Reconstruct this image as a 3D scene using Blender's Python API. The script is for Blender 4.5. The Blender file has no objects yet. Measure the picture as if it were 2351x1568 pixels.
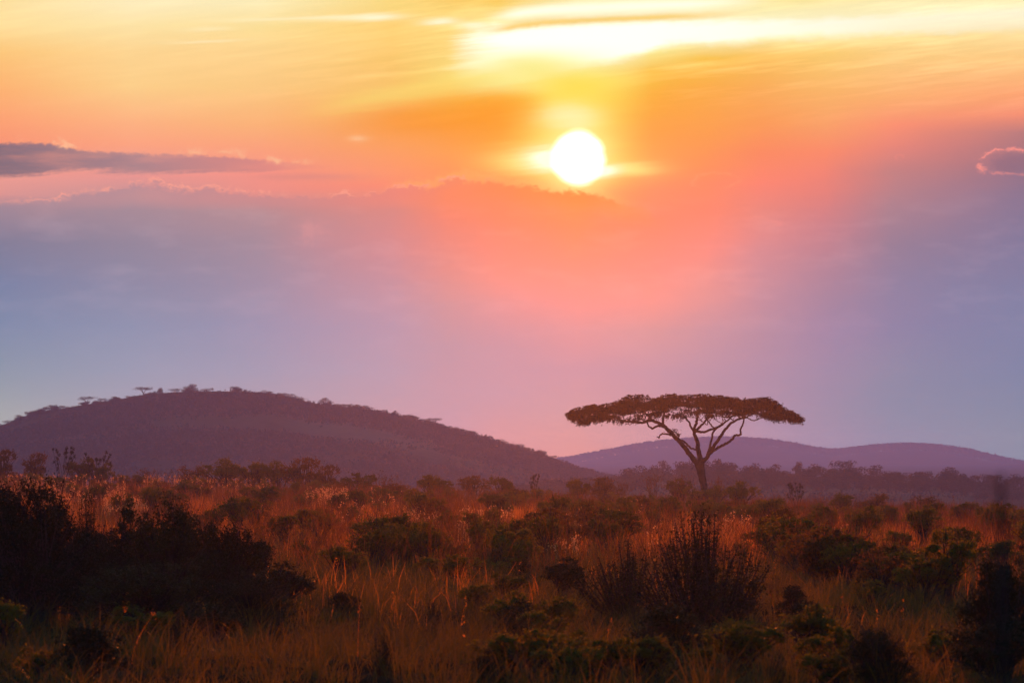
import bpy, math
import numpy as np
from math import radians as R

# ============================================================ camera, sky, sun
sc = bpy.context.scene
F = 11183.0                      # focal length in units of the sky chart below (chart width 2351 = 12 degrees)
CX, HORIZ = 1175.5, 1040.0       # chart column straight ahead, chart row of the horizon
cam_d = bpy.data.cameras.new('camera'); cam = bpy.data.objects.new('camera', cam_d)
sc.collection.objects.link(cam)
cam_d.sensor_width = 36.0
cam_d.lens = 18.0 / math.tan(R(6.0))
cam_d.clip_start = 0.5; cam_d.clip_end = 30000
cam.location = (0, 0, 0)
cam.rotation_euler = (R(90) + math.atan((HORIZ - 784.0) / F), 0, 0)
cam_d.dof.use_dof = True
cam_d.dof.focus_distance = 330
cam_d.dof.aperture_fstop = 8.0
sc.camera = cam

sc.view_settings.view_transform = 'Standard'
sc.view_settings.look = 'None'
sc.view_settings.exposure = 0.0
sc.view_settings.gamma = 1.0
sc.view_settings.use_curve_mapping = False
cy = sc.cycles
cy.max_bounces = 5; cy.diffuse_bounces = 2; cy.glossy_bounces = 2; cy.transmission_bounces = 3
cy.volume_bounces = 0; cy.transparent_max_bounces = 6
cy.sample_clamp_indirect = 4.0
cy.use_denoising = True
cy.use_adaptive_sampling = True

SUN_AZ = (1325 - CX) / F
SUN_EL = (HORIZ - 361) / F
SUN_STRENGTH = 5.0
SUN_COLOR = (1.0, 0.16, 0.015)

GLARE_DENSITY = 1.4e-5
NIGHTWARD = (0.0, 0.13, 0.39)     # dusk sky away from the sunset

def lin(c):
    out = []
    for v in c[:3]:
        v = v / 255.0
        out.append(v / 12.92 if v <= 0.04045 else ((v + 0.055) / 1.055) ** 2.4)
    return out

# ---- a tiny expression layer over shader nodes
class NT:
    def __init__(s, tree): s.t = tree; s.n = tree.nodes; s.l = tree.links
    def new(s, kind, **kw):
        nd = s.n.new(kind)
        for k, v in kw.items(): setattr(nd, k, v)
        return nd
    def put(s, sock, v):
        if isinstance(v, X): s.l.new(v.s, sock)
        elif hasattr(v, 'is_output'): s.l.new(v, sock)
        elif isinstance(v, (tuple, list)): sock.default_value = tuple(v) if len(sock.default_value) == len(v) else tuple(v) + (1.0,)
        else: sock.default_value = v
    def math(s, op, *a, clamp=False):
        nd = s.new('ShaderNodeMath', operation=op, use_clamp=clamp)
        for i, v in enumerate(a): s.put(nd.inputs[i], v)
        return X(s, nd.outputs[0])
    def smooth(s, a, b, x, lo=0.0, hi=1.0, kind='SMOOTHSTEP'):
        nd = s.new('ShaderNodeMapRange', interpolation_type=kind)
        for i, v in enumerate((x, a, b, lo, hi)): s.put(nd.inputs[i], v)
        return X(s, nd.outputs[0])
    def ramp(s, x, stops, interp='LINEAR'):
        nd = s.new('ShaderNodeValToRGB'); cr = nd.color_ramp; cr.interpolation = interp
        el = cr.elements
        el[0].position = stops[0][0]; el[1].position = stops[-1][0]
        for p, c in stops[1:-1]: el.new(p)
        for e, (p, c) in zip(sorted(el, key=lambda q: q.position), stops):
            e.position = p; e.color = tuple(c) + (1.0,)
        s.put(nd.inputs[0], x)
        return nd.outputs[0]
    def curve(s, x, pts, x0, x1, y0, y1):
        nd = s.new('ShaderNodeFloatCurve'); c = nd.mapping.curves[0]
        P = [((a - x0) / (x1 - x0), (b - y0) / (y1 - y0)) for a, b in pts]
        c.points[0].location = P[0]; c.points[1].location = P[-1]
        for p in P[1:-1]: c.points.new(*p)
        nd.mapping.update()
        s.put(nd.inputs['Value'], (x - x0) * (1.0 / (x1 - x0)))
        return X(s, nd.outputs[0]) * (y1 - y0) + y0
    def comb(s, x, y, z):
        nd = s.new('ShaderNodeCombineXYZ')
        for i, v in enumerate((x, y, z)): s.put(nd.inputs[i], v)
        return nd.outputs[0]
    def noise(s, vec, scale=1.0, detail=3.0, rough=0.5, dist=0.0):
        nd = s.new('ShaderNodeTexNoise')
        s.put(nd.inputs['Vector'], vec)
        nd.inputs['Scale'].default_value = scale; nd.inputs['Detail'].default_value = detail
        nd.inputs['Roughness'].default_value = rough; nd.inputs['Distortion'].default_value = dist
        return X(s, nd.outputs['Fac'])
    def mix(s, f, a, b, mode='MIX', clamp=False):
        nd = s.new('ShaderNodeMix', data_type='RGBA', blend_type=mode); nd.clamp_result = clamp
        s.put(nd.inputs[0], f); s.put(nd.inputs[6], a); s.put(nd.inputs[7], b)
        return nd.outputs[2]
class X:
    def __init__(s, t, sock): s.t = t; s.s = sock
    def __add__(s, o): return s.t.math('ADD', s, o)
    __radd__ = __add__
    def __sub__(s, o): return s.t.math('SUBTRACT', s, o)
    def __rsub__(s, o): return s.t.math('SUBTRACT', o, s)
    def __mul__(s, o): return s.t.math('MULTIPLY', s, o)
    __rmul__ = __mul__
    def __truediv__(s, o): return s.t.math('DIVIDE', s, o)
    def __rtruediv__(s, o): return s.t.math('DIVIDE', o, s)

world = bpy.data.worlds.new('World'); sc.world = world; world.use_nodes = True
world.cycles.sampling_method = 'MANUAL'; world.cycles.sample_map_resolution = 512
wt = world.node_tree; wt.nodes.clear()
T = NT(wt)
tc = T.new('ShaderNodeTexCoord')
sep = T.new('ShaderNodeSeparateXYZ'); wt.links.new(tc.outputs['Generated'], sep.inputs[0])
dx, dy, dz = (X(T, sep.outputs[i]) for i in range(3))
az = T.math('ARCTAN2', dx, dy)
el = T.math('ARCSINE', dz)
U0 = az * 11225.0 + CX
V0 = HORIZ - el * 11225.0

# slow horizontal drift of the cloud layers
n1 = T.noise(T.comb(U0 * 0.0016, V0 * 0.006, 3.1), 1.0, 4.0, 0.55)
n2 = T.noise(T.comb(U0 * 0.004, V0 * 0.02 + U0 * 0.0022, 7.7), 1.0, 5.0, 0.6, 0.4)
V = V0 + (n1 - 0.5) * 26.0
U = U0 + (n2 - 0.5) * 60.0
COLS = [
 (-2500, [(0,(250,205,150)),(200,(235,160,125)),(420,(190,135,140)),(560,(120,120,152)),(750,(118,125,165)),(950,(120,128,165))]),
 (0,   [(0,(254,224,160)),(60,(254,222,155)),(120,(254,200,125)),(200,(254,180,115)),(280,(254,162,116)),(330,(250,150,118)),(410,(236,156,146)),(445,(222,150,146)),(475,(165,136,150)),(560,(137,127,152)),(650,(130,132,165)),(750,(135,140,170)),(850,(147,151,170)),(950,(168,166,170))]),
 (300, [(0,(254,236,190)),(60,(254,226,165)),(120,(254,212,145)),(200,(254,206,138)),(280,(254,178,130)),(330,(254,165,130)),(400,(236,152,146)),(440,(205,148,150)),(480,(172,140,152)),(560,(155,136,156)),(650,(150,139,165)),(750,(150,147,175)),(850,(160,155,178)),(950,(175,160,175))]),
 (600, [(0,(254,236,185)),(60,(254,222,150)),(120,(254,210,140)),(200,(254,200,130)),(280,(254,178,120)),(340,(254,162,125)),(400,(250,150,135)),(440,(240,146,136)),(480,(190,142,147)),(560,(175,141,156)),(650,(168,143,165)),(750,(165,148,175)),(850,(172,155,178)),(950,(185,158,172))]),
 (900, [(0,(254,218,130)),(60,(254,205,112)),(120,(254,200,110)),(200,(254,192,105)),(260,(254,165,85)),(340,(254,160,100)),(400,(254,152,112)),(430,(252,142,116)),(480,(222,138,132)),(560,(214,140,145)),(650,(197,145,160)),(750,(186,150,172)),(850,(188,155,175)),(950,(198,155,168))]),
 (1030,[(0,(254,208,112)),(60,(254,213,122)),(110,(254,210,118)),(170,(254,206,105)),(230,(254,178,74)),(290,(254,158,68)),(350,(254,160,88)),(410,(254,150,100)),(440,(254,140,100)),(500,(246,136,114)),(560,(236,140,130)),(640,(224,145,144)),(700,(208,148,156)),(800,(195,150,166)),(900,(200,153,168))]),
 (1150,[(0,(254,206,100)),(70,(254,240,170)),(110,(254,250,215)),(170,(254,232,140)),(220,(254,178,62)),(270,(254,158,52)),(330,(254,162,70)),(380,(254,168,85)),(430,(254,142,95)),(500,(254,140,107)),(560,(254,142,122)),(640,(248,148,138)),(700,(226,148,152)),(800,(203,150,165)),(900,(203,153,168)),(1000,(212,152,158))]),
 (1325,[(0,(254,236,170)),(70,(255,252,235)),(130,(255,250,215)),(180,(254,236,130)),(240,(254,206,80)),(300,(254,190,80)),(380,(254,180,80)),(440,(254,152,80)),(520,(254,146,102)),(600,(254,147,125)),(680,(253,150,142)),(760,(226,150,155)),(850,(206,150,165)),(950,(210,154,160)),(1040,(216,150,150))]),
 (1500,[(0,(254,240,190)),(60,(255,250,225)),(115,(254,236,150)),(165,(254,186,66)),(220,(254,170,64)),(300,(254,160,76)),(380,(254,160,92)),(440,(254,145,105)),(500,(254,139,110)),(600,(254,145,130)),(680,(248,150,142)),(760,(215,150,155)),(850,(196,148,165)),(950,(198,148,160)),(1040,(200,150,158))]),
 (1625,[(0,(254,236,170)),(60,(255,248,220)),(100,(254,232,165)),(135,(254,196,82)),(200,(254,172,75)),(300,(254,158,82)),(380,(254,147,95)),(420,(254,141,104)),(480,(254,137,112)),(560,(252,142,130)),(620,(240,146,140)),(680,(224,148,150)),(760,(198,146,160)),(850,(184,144,164)),(950,(184,144,160))]),
 (1750,[(0,(254,230,150)),(50,(255,244,200)),(90,(254,230,160)),(130,(254,192,92)),(200,(254,172,90)),(280,(254,156,90)),(350,(254,140,100)),(420,(254,135,115)),(480,(236,136,126)),(560,(220,140,145)),(650,(200,141,155)),(750,(182,139,160)),(850,(176,141,165)),(950,(172,142,165))]),
 (1900,[(0,(254,232,165)),(50,(255,242,200)),(90,(254,226,155)),(120,(254,205,115)),(200,(254,182,105)),(290,(254,160,105)),(350,(254,140,108)),(400,(246,134,117)),(450,(230,131,125)),(520,(206,131,140)),(600,(184,132,150)),(680,(170,133,158)),(760,(163,134,165)),(850,(162,138,166)),(950,(158,140,165))]),
 (2050,[(0,(254,236,180)),(40,(254,240,190)),(80,(254,225,150)),(130,(254,205,130)),(220,(254,175,112)),(290,(254,146,115)),(340,(236,136,122)),(400,(203,131,131)),(480,(182,131,143)),(560,(162,128,150)),(650,(152,130,160)),(750,(150,132,165)),(850,(150,138,165)),(950,(146,140,165))]),
 (2351,[(0,(254,236,180)),(35,(254,242,200)),(80,(254,222,155)),(140,(254,200,130)),(220,(254,164,115)),(265,(246,144,116)),(310,(192,126,126)),(380,(160,116,131)),(450,(146,119,145)),(550,(140,123,155)),(700,(139,131,165)),(850,(136,134,166)),(1000,(140,141,162))]),
 (4800, [(0,(250,205,150)),(200,(225,150,120)),(380,(150,118,140)),(560,(118,115,150)),(750,(112,118,165)),(950,(112,122,165))]),
]
VF = V * (1 / 1060.0)
sky = None; prev = None
for cx_, st in COLS:
    col = T.ramp(VF, [(min(1, max(0, v / 1060.0)), lin(c)) for v, c in st])
    if sky is None: sky = col
    else: sky = T.mix(T.smooth(prev, cx_, U, kind='LINEAR'), sky, col)
    prev = cx_

def gauss(x, c, w):       # bell curve exp(-((x-c)/w)^2)
    q = (x - c) * (1.0 / w)
    return T.math('EXPONENT', q * q * -1.0)
fine = T.noise(T.comb(U0 * 0.022, V0 * 0.034, 1.3), 1.0, 9.0, 0.68)      # ragged cloud edges
fine2 = T.noise(T.comb(U0 * 0.07, V0 * 0.09, 9.3), 1.0, 8.0, 0.65)
streak = T.noise(T.comb(U0 * 0.0045, V0 * 0.055 + U0 * 0.006, 5.5), 1.0, 6.0, 0.6)
streak2 = T.noise(T.comb(U0 * 0.002, V0 * 0.03 + U0 * 0.0045, 15.5), 1.0, 5.0, 0.55)
# cirrus streaks, strongest high up
top = T.smooth(330, 120, V0)
sky = T.mix((streak - 0.5) * top * T.smooth(500, 1200, U0, 0.15, 0.5), sky, (1.3, 1.05, 0.62), 'ADD')
sky = T.mix((streak2 - 0.5) * top * T.smooth(400, 1100, U0, 0.2, 0.5), sky, (1.0, 0.8, 0.5), 'ADD')
# the blazing band of cloud above the sun
b_lo = T.curve(U0, [(900, 165), (1040, 175), (1130, 168), (1250, 178), (1320, 155), (1440, 130), (1600, 97), (1690, 98), (1790, 90), (2000, 82), (2351, 74), (2600, 66)], 700, 2700, 0, 300)
b_hi = T.curve(U0, [(900, 110), (1000, 92), (1060, 70), (1110, 62), (1150, 57), (1400, 50), (1700, 48), (1900, 42), (2351, 22), (2600, 10)], 700, 2700, 0, 300)
ed = (fine - 0.5) * 26.0 + (streak - 0.5) * 30.0
m_lo = T.smooth(b_lo + 14.0, b_lo - 16.0, V0 + ed)
m_hi = T.smooth(b_hi - 10.0, b_hi + 14.0, V0 + ed)
m_x = T.smooth(1020, 1170, U0 + (streak - 0.5) * 200.0)
amp = T.smooth(2500, 1500, U0, 0.35, 1.0)
sky = T.mix(m_lo * m_hi * m_x * amp, sky, T.mix(T.smooth(1300, 2300, U0), (1.25, 1.15, 0.98), (1.0, 0.93, 0.76)))
# soft yellow spill below it, down to the sun
sky = T.mix(gauss(U0, 1225, 150) * T.smooth(90, 150, V0) * T.smooth(232, 165, V0 + (streak - 0.5) * 60), sky, lin((255, 246, 165)))
colw = T.curve(V0, [(100, 150), (200, 120), (280, 92), (360, 105), (460, 90)], 0, 600, 0, 200)
qc = (U0 + (streak - 0.5) * 60 - 1320.0) / colw
sky = T.mix(T.math('EXPONENT', qc * qc * -1.0) * T.smooth(120, 200, V0) * T.smooth(455, 360, V0) * 0.95, sky, lin((255, 222, 84)))
# thin bright bar across the top with a dark gap beneath it
bar_c = T.curve(U0, [(1000, 62), (1130, 40), (1250, 22), (1400, 14), (1700, 2), (2000, -20)], 900, 2100, -50, 100)
sky = T.mix(gauss(V0 + (streak - 0.5) * 14, bar_c, 13.0) * T.smooth(1100, 1200, U0) * T.smooth(1850, 1550, U0), sky, (1.15, 1.05, 0.8))
gap = gauss(V0 + (fine - 0.5) * 8, bar_c + 29.0, 9.0) * T.smooth(1080, 1180, U0) * T.smooth(1800, 1500, U0)
sky = T.mix(gap * 0.85, sky, lin((254, 204, 96)))
# small bright shreds left of it
for (sx, sy, wx, wy, k) in [(860, 39, 60, 8, .9), (770, 42, 90, 6, .5), (1010, 48, 42, 8, .9), (1085, 58, 36, 7, .8), (640, 43, 130, 4, .35), (480, 66, 60, 5, .3), (470, 95, 80, 4, .35), (1300, 262, 60, 26, .5), (820, 316, 22, 9, .25)]:
    sky = T.mix(gauss(U0 + (fine - 0.5) * 30, sx, wx) * gauss(V0 + (streak - 0.5) * 18 - (U0 - sx) * -0.03, sy, wy) * k, sky, (1.1, 0.96, 0.66))
# long veil rising from the left towards the sun
veil = gauss(V0 + (U0 - 900) * 0.20 + (streak - 0.5) * 40, 215, 24) * T.smooth(640, 860, U0) * T.smooth(1300, 1120, U0)
sky = T.mix(veil * 0.45, sky, lin((254, 226, 120)))
dusk = gauss(V0 + (U0 - 1000) * 0.12 + (streak - 0.5) * 30, 268, 34) * T.smooth(700, 980, U0) * T.smooth(1280, 1180, U0)
sky = T.mix(dusk * 0.55, sky, lin((254, 150, 42)))
mott0 = T.noise(T.comb(U0 * 0.005, V0 * 0.03, 41.0), 1.0, 6.0, 0.6)
# long slate cloud at the left
c_hi = T.curve(U0, [(-400, 300), (-100, 322), (0, 330), (90, 330), (190, 345), (300, 352), (450, 356), (600, 366), (700, 376), (900, 380)], -500, 1000, 250, 450)
c_lo = T.curve(U0, [(-400, 430), (-100, 420), (0, 410), (90, 405), (150, 398), (300, 398), (450, 394), (600, 392), (700, 388), (900, 386)], -500, 1000, 250, 450)
m = T.smooth(c_hi - 3.0, c_hi + 5.0, V0 + (fine2 - 0.5) * 20) * T.smooth(c_lo + 6.0, c_lo - 9.0, V0 + (fine2 - 0.5) * 14 + (streak - 0.5) * 46) * T.smooth(800, 560, U0, 0.0, 1.0)
sky = T.mix(m * (0.66 + T.smooth(0.3, 0.6, mott0) * 0.34), sky, T.ramp(T.smooth(0, 700, U0, kind='LINEAR'), [(0, lin((140, 112, 124))), (.45, lin((178, 134, 140))), (1, lin((236, 140, 130)))]))
lo2 = T.smooth(400, 404, V0 + (fine - 0.5) * 26) * T.smooth(424, 408, V0 + (fine - 0.5) * 16) * T.smooth(360, 120, U0)
# lit wisps along its top
rim = gauss(V0 + (fine - 0.5) * 60 + (fine2 - 0.5) * 26, c_hi - 9.0, 8.0) * T.smooth(0.50, 0.66, T.noise(T.comb(U0 * 0.014, V0 * 0.016, 4.4), 1.0, 4.0, 0.6)) * T.smooth(10, 80, U0) * T.smooth(740, 690, U0)
sky = T.mix(rim * 1.0, sky, lin((255, 186, 146)))
b2 = gauss(V0 + (streak - 0.5) * 10, 405, 9) * T.smooth(540, 640, U0) * T.smooth(900, 700, U0)
sky = T.mix(b2 * 0.5, sky, lin((222, 138, 132)))
# cumulus bank: its ragged top edge runs from the left to under the sun
k_top = T.curve(U0, [(-300, 485), (0, 470), (120, 462), (190, 440), (240, 438), (290, 424), (340, 418), (390, 432), (440, 438), (470, 430), (510, 436), (560, 440), (620, 446), (700, 450), (800, 448), (870, 440), (930, 428), (985, 428), (1030, 412), (1120, 417), (1160, 420), (1200, 428), (1270, 434), (1330, 442), (1370, 446), (1410, 462), (1470, 480), (1520, 500), (1600, 520)], -400, 1700, 380, 560)
kv = V0 + (fine - 0.5) * 62 + (fine2 - 0.5) * 34
k_in = T.smooth(k_top - 2.0, k_top + T.smooth(900, 300, U0, 4.0, 14.0), kv)
k_x = T.smooth(-60, 120, U0) * T.smooth(1560, 1380, U0)
k_col = T.ramp(T.smooth(0, 1500, U0, kind='LINEAR'), [(0, lin((170, 138, 150))), (.2, lin((186, 142, 150))), (.45, lin((212, 140, 140))), (.62, lin((240, 136, 122))), (.75, lin((255, 140, 92))), (.87, lin((255, 146, 78))), (1, lin((255, 150, 92)))])
sky = T.mix(k_in * k_x * T.smooth(k_top + 55, k_top + 2, V0) * 0.8, sky, k_col)
k_rim = gauss(kv, k_top - 2.5, 3.2) * k_x * T.smooth(0.42, 0.58, fine) * T.smooth(1180, 1000, U0)
sky = T.mix(gauss(kv, k_top - 9.0, 9.0) * T.smooth(850, 960, U0) * T.smooth(1480, 1380, U0) * 0.45, sky, lin((255, 176, 104)))
sky = T.mix(k_rim * 0.7, sky, lin((255, 166, 146)))
mott = T.noise(T.comb(U0 * 0.006, V0 * 0.018, 31.0), 1.0, 6.0, 0.6)
sky = T.mix((mott - 0.5) * T.smooth(430, 500, V0) * T.smooth(900, 640, V0) * 0.22, sky, (1.0, 0.62, 0.60), 'ADD')
# detached puffs with lit outlines
def puff(px, py, rx, ry, k, col, seed):
    global sky
    nn = T.noise(T.comb(U0 * 0.02 + seed, V0 * 0.03, seed), 1.0, 6.0, 0.6)
    a = (U0 - px) * (1 / rx); b = (V0 - py) * (1 / ry)
    rr = T.math('SQRT', a * a + b * b) + (nn - 0.5) * 1.5
    sky = T.mix(gauss(rr, 1.0, 0.10) * T.smooth(0.36, 0.56, T.noise(T.comb(U0 * 0.035, V0 * 0.05, seed + 3.0), 1.0, 3.0, 0.6)) * T.smooth(py + ry * 1.2, py + ry * 0.3, V0, 0.25, 1.0) * k, sky, lin(col))
pa = (U0 - 2330.0) * (1 / 66.0); pb = (V0 - 376.0) * (1 / 26.0)
sky = T.mix(T.smooth(1.1, 0.5, T.math('SQRT', pa * pa + pb * pb) + (fine - 0.5) * 1.6) * 0.55, sky, lin((150, 110, 128)))
puff(2318, 374, 72, 30, 0.85, (255, 150, 140), 2.2)
puff(1640, 414, 52, 18, 0.45, (255, 160, 120), 6.1)
sky = T.mix(gauss(U0 + (fine - 0.5) * 120, 715, 26) * gauss(V0 + (fine2 - 0.5) * 60, 530, 22) * 0.35, sky, lin((236, 156, 156)))
puff(1735, 512, 50, 14, 0.22, (252, 150, 136), 14.9)
puff(2068, 362, 9, 7, 0.6, (255, 150, 135), 21.9)
# the sun itself, veiled: disc, side flashes of thin cloud, and aureole
sx, sy = U0 - 1325.0, V0 - 361.0
r2 = T.math('SQRT', sx * sx + sy * sy)
glow = T.math('EXPONENT', (r2 - 60.0) * (-1 / 34.0)) * 0.95
sky = T.mix(T.math('MINIMUM', glow, 1.0) * 0.9 * T.smooth(k_top + 8, k_top - 6, kv), sky, lin((255, 240, 150)))
side = gauss(V0 + (streak - 0.5) * 34, 362, 20) * gauss(U0, 1262, 46) * 1.5 + gauss(V0 + (streak - 0.5) * 22 + (U0 - 1400) * 0.10, 392, 12) * gauss(U0, 1378, 38) * 1.4
halo = gauss(V0 + (streak - 0.5) * 44, 368, 26) * gauss(U0, 1215, 85) + gauss(V0 + (streak - 0.5) * 30, 388, 16) * gauss(U0, 1440, 70)
sky = T.mix(T.math('MINIMUM', halo * 0.8, 1.0), sky, lin((255, 236, 140)))
sky = T.mix(T.math('MINIMUM', side, 1.0), sky, (1.2, 1.1, 0.80))
upg = gauss(V0 + (streak - 0.5) * 60, 275, 22) * gauss(U0, 1320, 50)
sky = T.mix(upg * 0.6, sky, lin((255, 246, 180)))
sky = T.mix(T.smooth(75, 42, r2 + T.smooth(30, -60, sx) * 6.0 + (streak - 0.5) * 12), sky, (2.6, 2.4, 2.0))
# the low sky stands behind a long stretch of haze: it is that much brighter beyond it
tr = T.math('EXPONENT', T.math('MAXIMUM', -0.00648 / T.math('MAXIMUM', el, 0.0005), -1.89))
sky = T.mix(1.0, sky, T.comb((1.0 - tr) * 0.20, (1.0 - tr) * 0.12, (1.0 - tr) * 0.22), 'SUBTRACT')
sky = T.mix(1.0, sky, T.comb(1.0 / tr, 1.0 / tr, 1.0 / tr), 'MULTIPLY')
# and behind the added glare volume, whose glow is partly subtracted here
cs = dx * (math.cos(SUN_EL) * math.sin(SUN_AZ)) + dy * (math.cos(SUN_EL) * math.cos(SUN_AZ)) + dz * math.sin(SUN_EL)
hg = (1 - .93 ** 2) / (4 * math.pi) / T.math('POWER', T.math('MAXIMUM', (1 + .93 ** 2) - cs * (2 * .93), 1e-4), 1.5)
dpath = T.math('MINIMUM', 14.0 / T.math('MAXIMUM', el, 0.001), 430.0)
dl = T.math('MINIMUM', hg * dpath * (GLARE_DENSITY * SUN_STRENGTH * 0.45), 0.12)
sky = T.mix(1.0, sky, T.comb(dl * SUN_COLOR[0], dl * SUN_COLOR[1], dl * SUN_COLOR[2]), 'SUBTRACT')
# beyond this part of the sky: clear dusk sky
nish = T.new('ShaderNodeTexSky', sky_type='NISHITA')
nish.sun_disc = False; nish.sun_elevation = SUN_EL; nish.sun_rotation = SUN_AZ
nish.air_density = 1.3; nish.dust_density = 2.5; nish.ozone_density = 2.0
nsky = T.mix(1.0, nish.outputs[0], (0.030, 0.045, 0.10), 'MULTIPLY')
nsky = T.mix(1.0, nsky, NIGHTWARD, 'ADD')
ang = T.math('ARCCOSINE', T.math('MINIMUM', T.math('MAXIMUM', dy * math.cos(SUN_EL) + dz * math.sin(SUN_EL), -1.0), 1.0))
sky = T.mix(T.smooth(R(14), R(48), ang), sky, nsky)
bg = T.new('ShaderNodeBackground'); bg.inputs['Strength'].default_value = 1.0
wt.links.new(sky, bg.inputs['Color'])
wo = T.new('ShaderNodeOutputWorld'); wt.links.new(bg.outputs[0], wo.inputs[0])

sun_d = bpy.data.lights.new('sun', 'SUN'); sun = bpy.data.objects.new('sun', sun_d)
sc.collection.objects.link(sun)
sun_d.energy = SUN_STRENGTH; sun_d.color = SUN_COLOR; sun_d.angle = R(0.6)
sun.rotation_euler = (R(90) - SUN_EL, 0, math.pi - SUN_AZ)
sun.location = (0, 0, 60)

HAZE_DENSITY = 1.8e-4
HAZE_COLOR = (0.63, 0.84, 1.0)
HAZE_G = -0.12
# ============================================================ helpers
rng = np.random.default_rng(11)
def smooth(a, b, x):
    t = np.clip((np.asarray(x, float) - a) / (b - a), 0, 1); return t * t * (3 - 2 * t)
_w = [(np.random.default_rng(5 + i).normal(size=(8, 2)), np.random.default_rng(50 + i).uniform(0, 6.28, 8)) for i in range(5)]
def wob(x, y, scale, octs=4, gain=0.5):           # cheap smooth noise about zero
    out = np.zeros(np.broadcast(x, y).shape); a = 1.0; k = 1.0 / scale
    for i in range(octs):
        ks, ph = _w[i % 5]
        s = sum(np.sin((x * q[0] + y * q[1]) * k * 2.2 + p) for q, p in zip(ks, ph)) / 8 ** 0.5
        out = out + a * s; a *= gain; k *= 2.03
    return out * 0.6

def mesh_np(name, verts, faces, mat=None, smooth_shade=False):
    """verts (N,3); faces: list of (M,k) int arrays"""
    me = bpy.data.meshes.new(name)
    verts = np.asarray(verts, np.float32)
    faces = [np.asarray(f, np.int32) for f in faces if len(f)]
    me.vertices.add(len(verts)); me.vertices.foreach_set('co', verts.ravel())
    nl = sum(f.size for f in faces); npoly = sum(len(f) for f in faces)
    me.loops.add(nl); me.polygons.add(npoly)
    me.loops.foreach_set('vertex_index', np.concatenate([f.ravel() for f in faces]))
    starts = []; s = 0
    for f in faces:
        starts.append(s + np.arange(len(f)) * f.shape[1]); s += f.size
    me.polygons.foreach_set('loop_start', np.concatenate(starts).astype(np.int32))
    if smooth_shade: me.polygons.foreach_set('use_smooth', np.ones(npoly, bool))
    me.update(calc_edges=True)
    if mat: me.materials.append(mat)
    return me
class Geo:
    def __init__(s): s.v = []; s.f = []; s.n = 0
    def add(s, v, f):
        s.v.append(np.asarray(v, float)); s.f.append(np.asarray(f, int) + s.n); s.n += len(v)
    def mesh(s, name, mat, sm=False):
        by = {}
        for f in s.f: by.setdefault(f.shape[1], []).append(f)
        return mesh_np(name, np.concatenate(s.v), [np.concatenate(q) for q in by.values()], mat, sm)
def unit(v): return v / (np.linalg.norm(v, axis=-1, keepdims=True) + 1e-9)
def tube(g, pts, rad, k=6):
    pts = np.asarray(pts, float); rad = np.asarray(rad, float)
    t = unit(np.gradient(pts, axis=0))
    ref = np.array([0.2, 1.0, 0.1]); ref = ref if abs(unit(ref) @ t[0]) < 0.9 else np.array([1.0, 0, 0])
    a = unit(np.cross(t, ref)); b = np.cross(t, a)
    th = np.arange(k) * 2 * np.pi / k
    ring = pts[:, None] + rad[:, None, None] * (np.cos(th)[None, :, None] * a[:, None] + np.sin(th)[None, :, None] * b[:, None])
    n = len(pts); v = ring.reshape(-1, 3)
    i, j = np.meshgrid(np.arange(n - 1), np.arange(k), indexing='ij')
    j2 = (j + 1) % k
    g.add(v, np.stack([i * k + j, i * k + j2, (i + 1) * k + j2, (i + 1) * k + j], -1).reshape(-1, 4))
def resample(pts, rad, n):
    pts = np.asarray(pts, float); rad = np.asarray(rad, float)
    s = np.concatenate([[0], np.cumsum(np.linalg.norm(np.diff(pts, axis=0), axis=1))])
    # catmull-rom through the points
    P = np.vstack([2 * pts[0] - pts[1], pts, 2 * pts[-1] - pts[-2]])
    q = np.linspace(0, s[-1], n); idx = np.clip(np.searchsorted(s, q, 'right') - 1, 0, len(pts) - 2)
    t = ((q - s[idx]) / (s[idx + 1] - s[idx]))[:, None]
    p0, p1, p2, p3 = P[idx], P[idx + 1], P[idx + 2], P[idx + 3]
    c = 0.5 * ((2 * p1) + (-p0 + p2) * t + (2 * p0 - 5 * p1 + 4 * p2 - p3) * t ** 2 + (-p0 + 3 * p1 - 3 * p2 + p3) * t ** 3)
    return c, np.interp(q, s, rad)
def leaves(g, C, size, r, aspect=0.5, up=None):
    """pointed leaf quads at centres C"""
    n = len(C); size = np.broadcast_to(size, n)
    d = unit(r.normal(size=(n, 3)) + (0 if up is None else np.asarray(up)))
    s = unit(np.cross(d, unit(r.normal(size=(n, 3)))))
    L = (d * size[:, None]); W = s * (size * aspect)[:, None]
    v = np.stack([C - L * .5, C + W * .5, C + L * .5, C - W * .5], 1).reshape(-1, 3)
    g.add(v, np.arange(4 * n).reshape(n, 4))
def blades(g, base, h, w, lean, r, levels=3, curl=0.5):
    """tapering bent blades. base (n,3), h,w (n), lean (n,2) horizontal reach"""
    n = len(base); t = np.linspace(0, 1, levels + 1)
    face = r.uniform(0, np.pi, n); side = np.stack([np.cos(face), np.sin(face), np.zeros(n)], 1)
    rows = []
    for q in t:
        c = base.copy(); c[:, :2] += lean * (q ** 1.8)[..., None] if False else lean * q ** 1.8
        c[:, 2] += h * (q - curl * 0.35 * q ** 3)
        ww = (w * (1 - q) ** 0.7 * 0.5 + w * 0.04)[:, None]
        rows += [c - side * ww, c + side * ww]
    v = np.stack(rows, 1).reshape(-1, 3); k = 2 * (levels + 1)
    b = (np.arange(n) * k)[:, None]
    f = np.concatenate([b + np.array([2 * i, 2 * i + 1, 2 * i + 3, 2 * i + 2]) for i in range(levels)])
    g.add(v, f)

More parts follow.
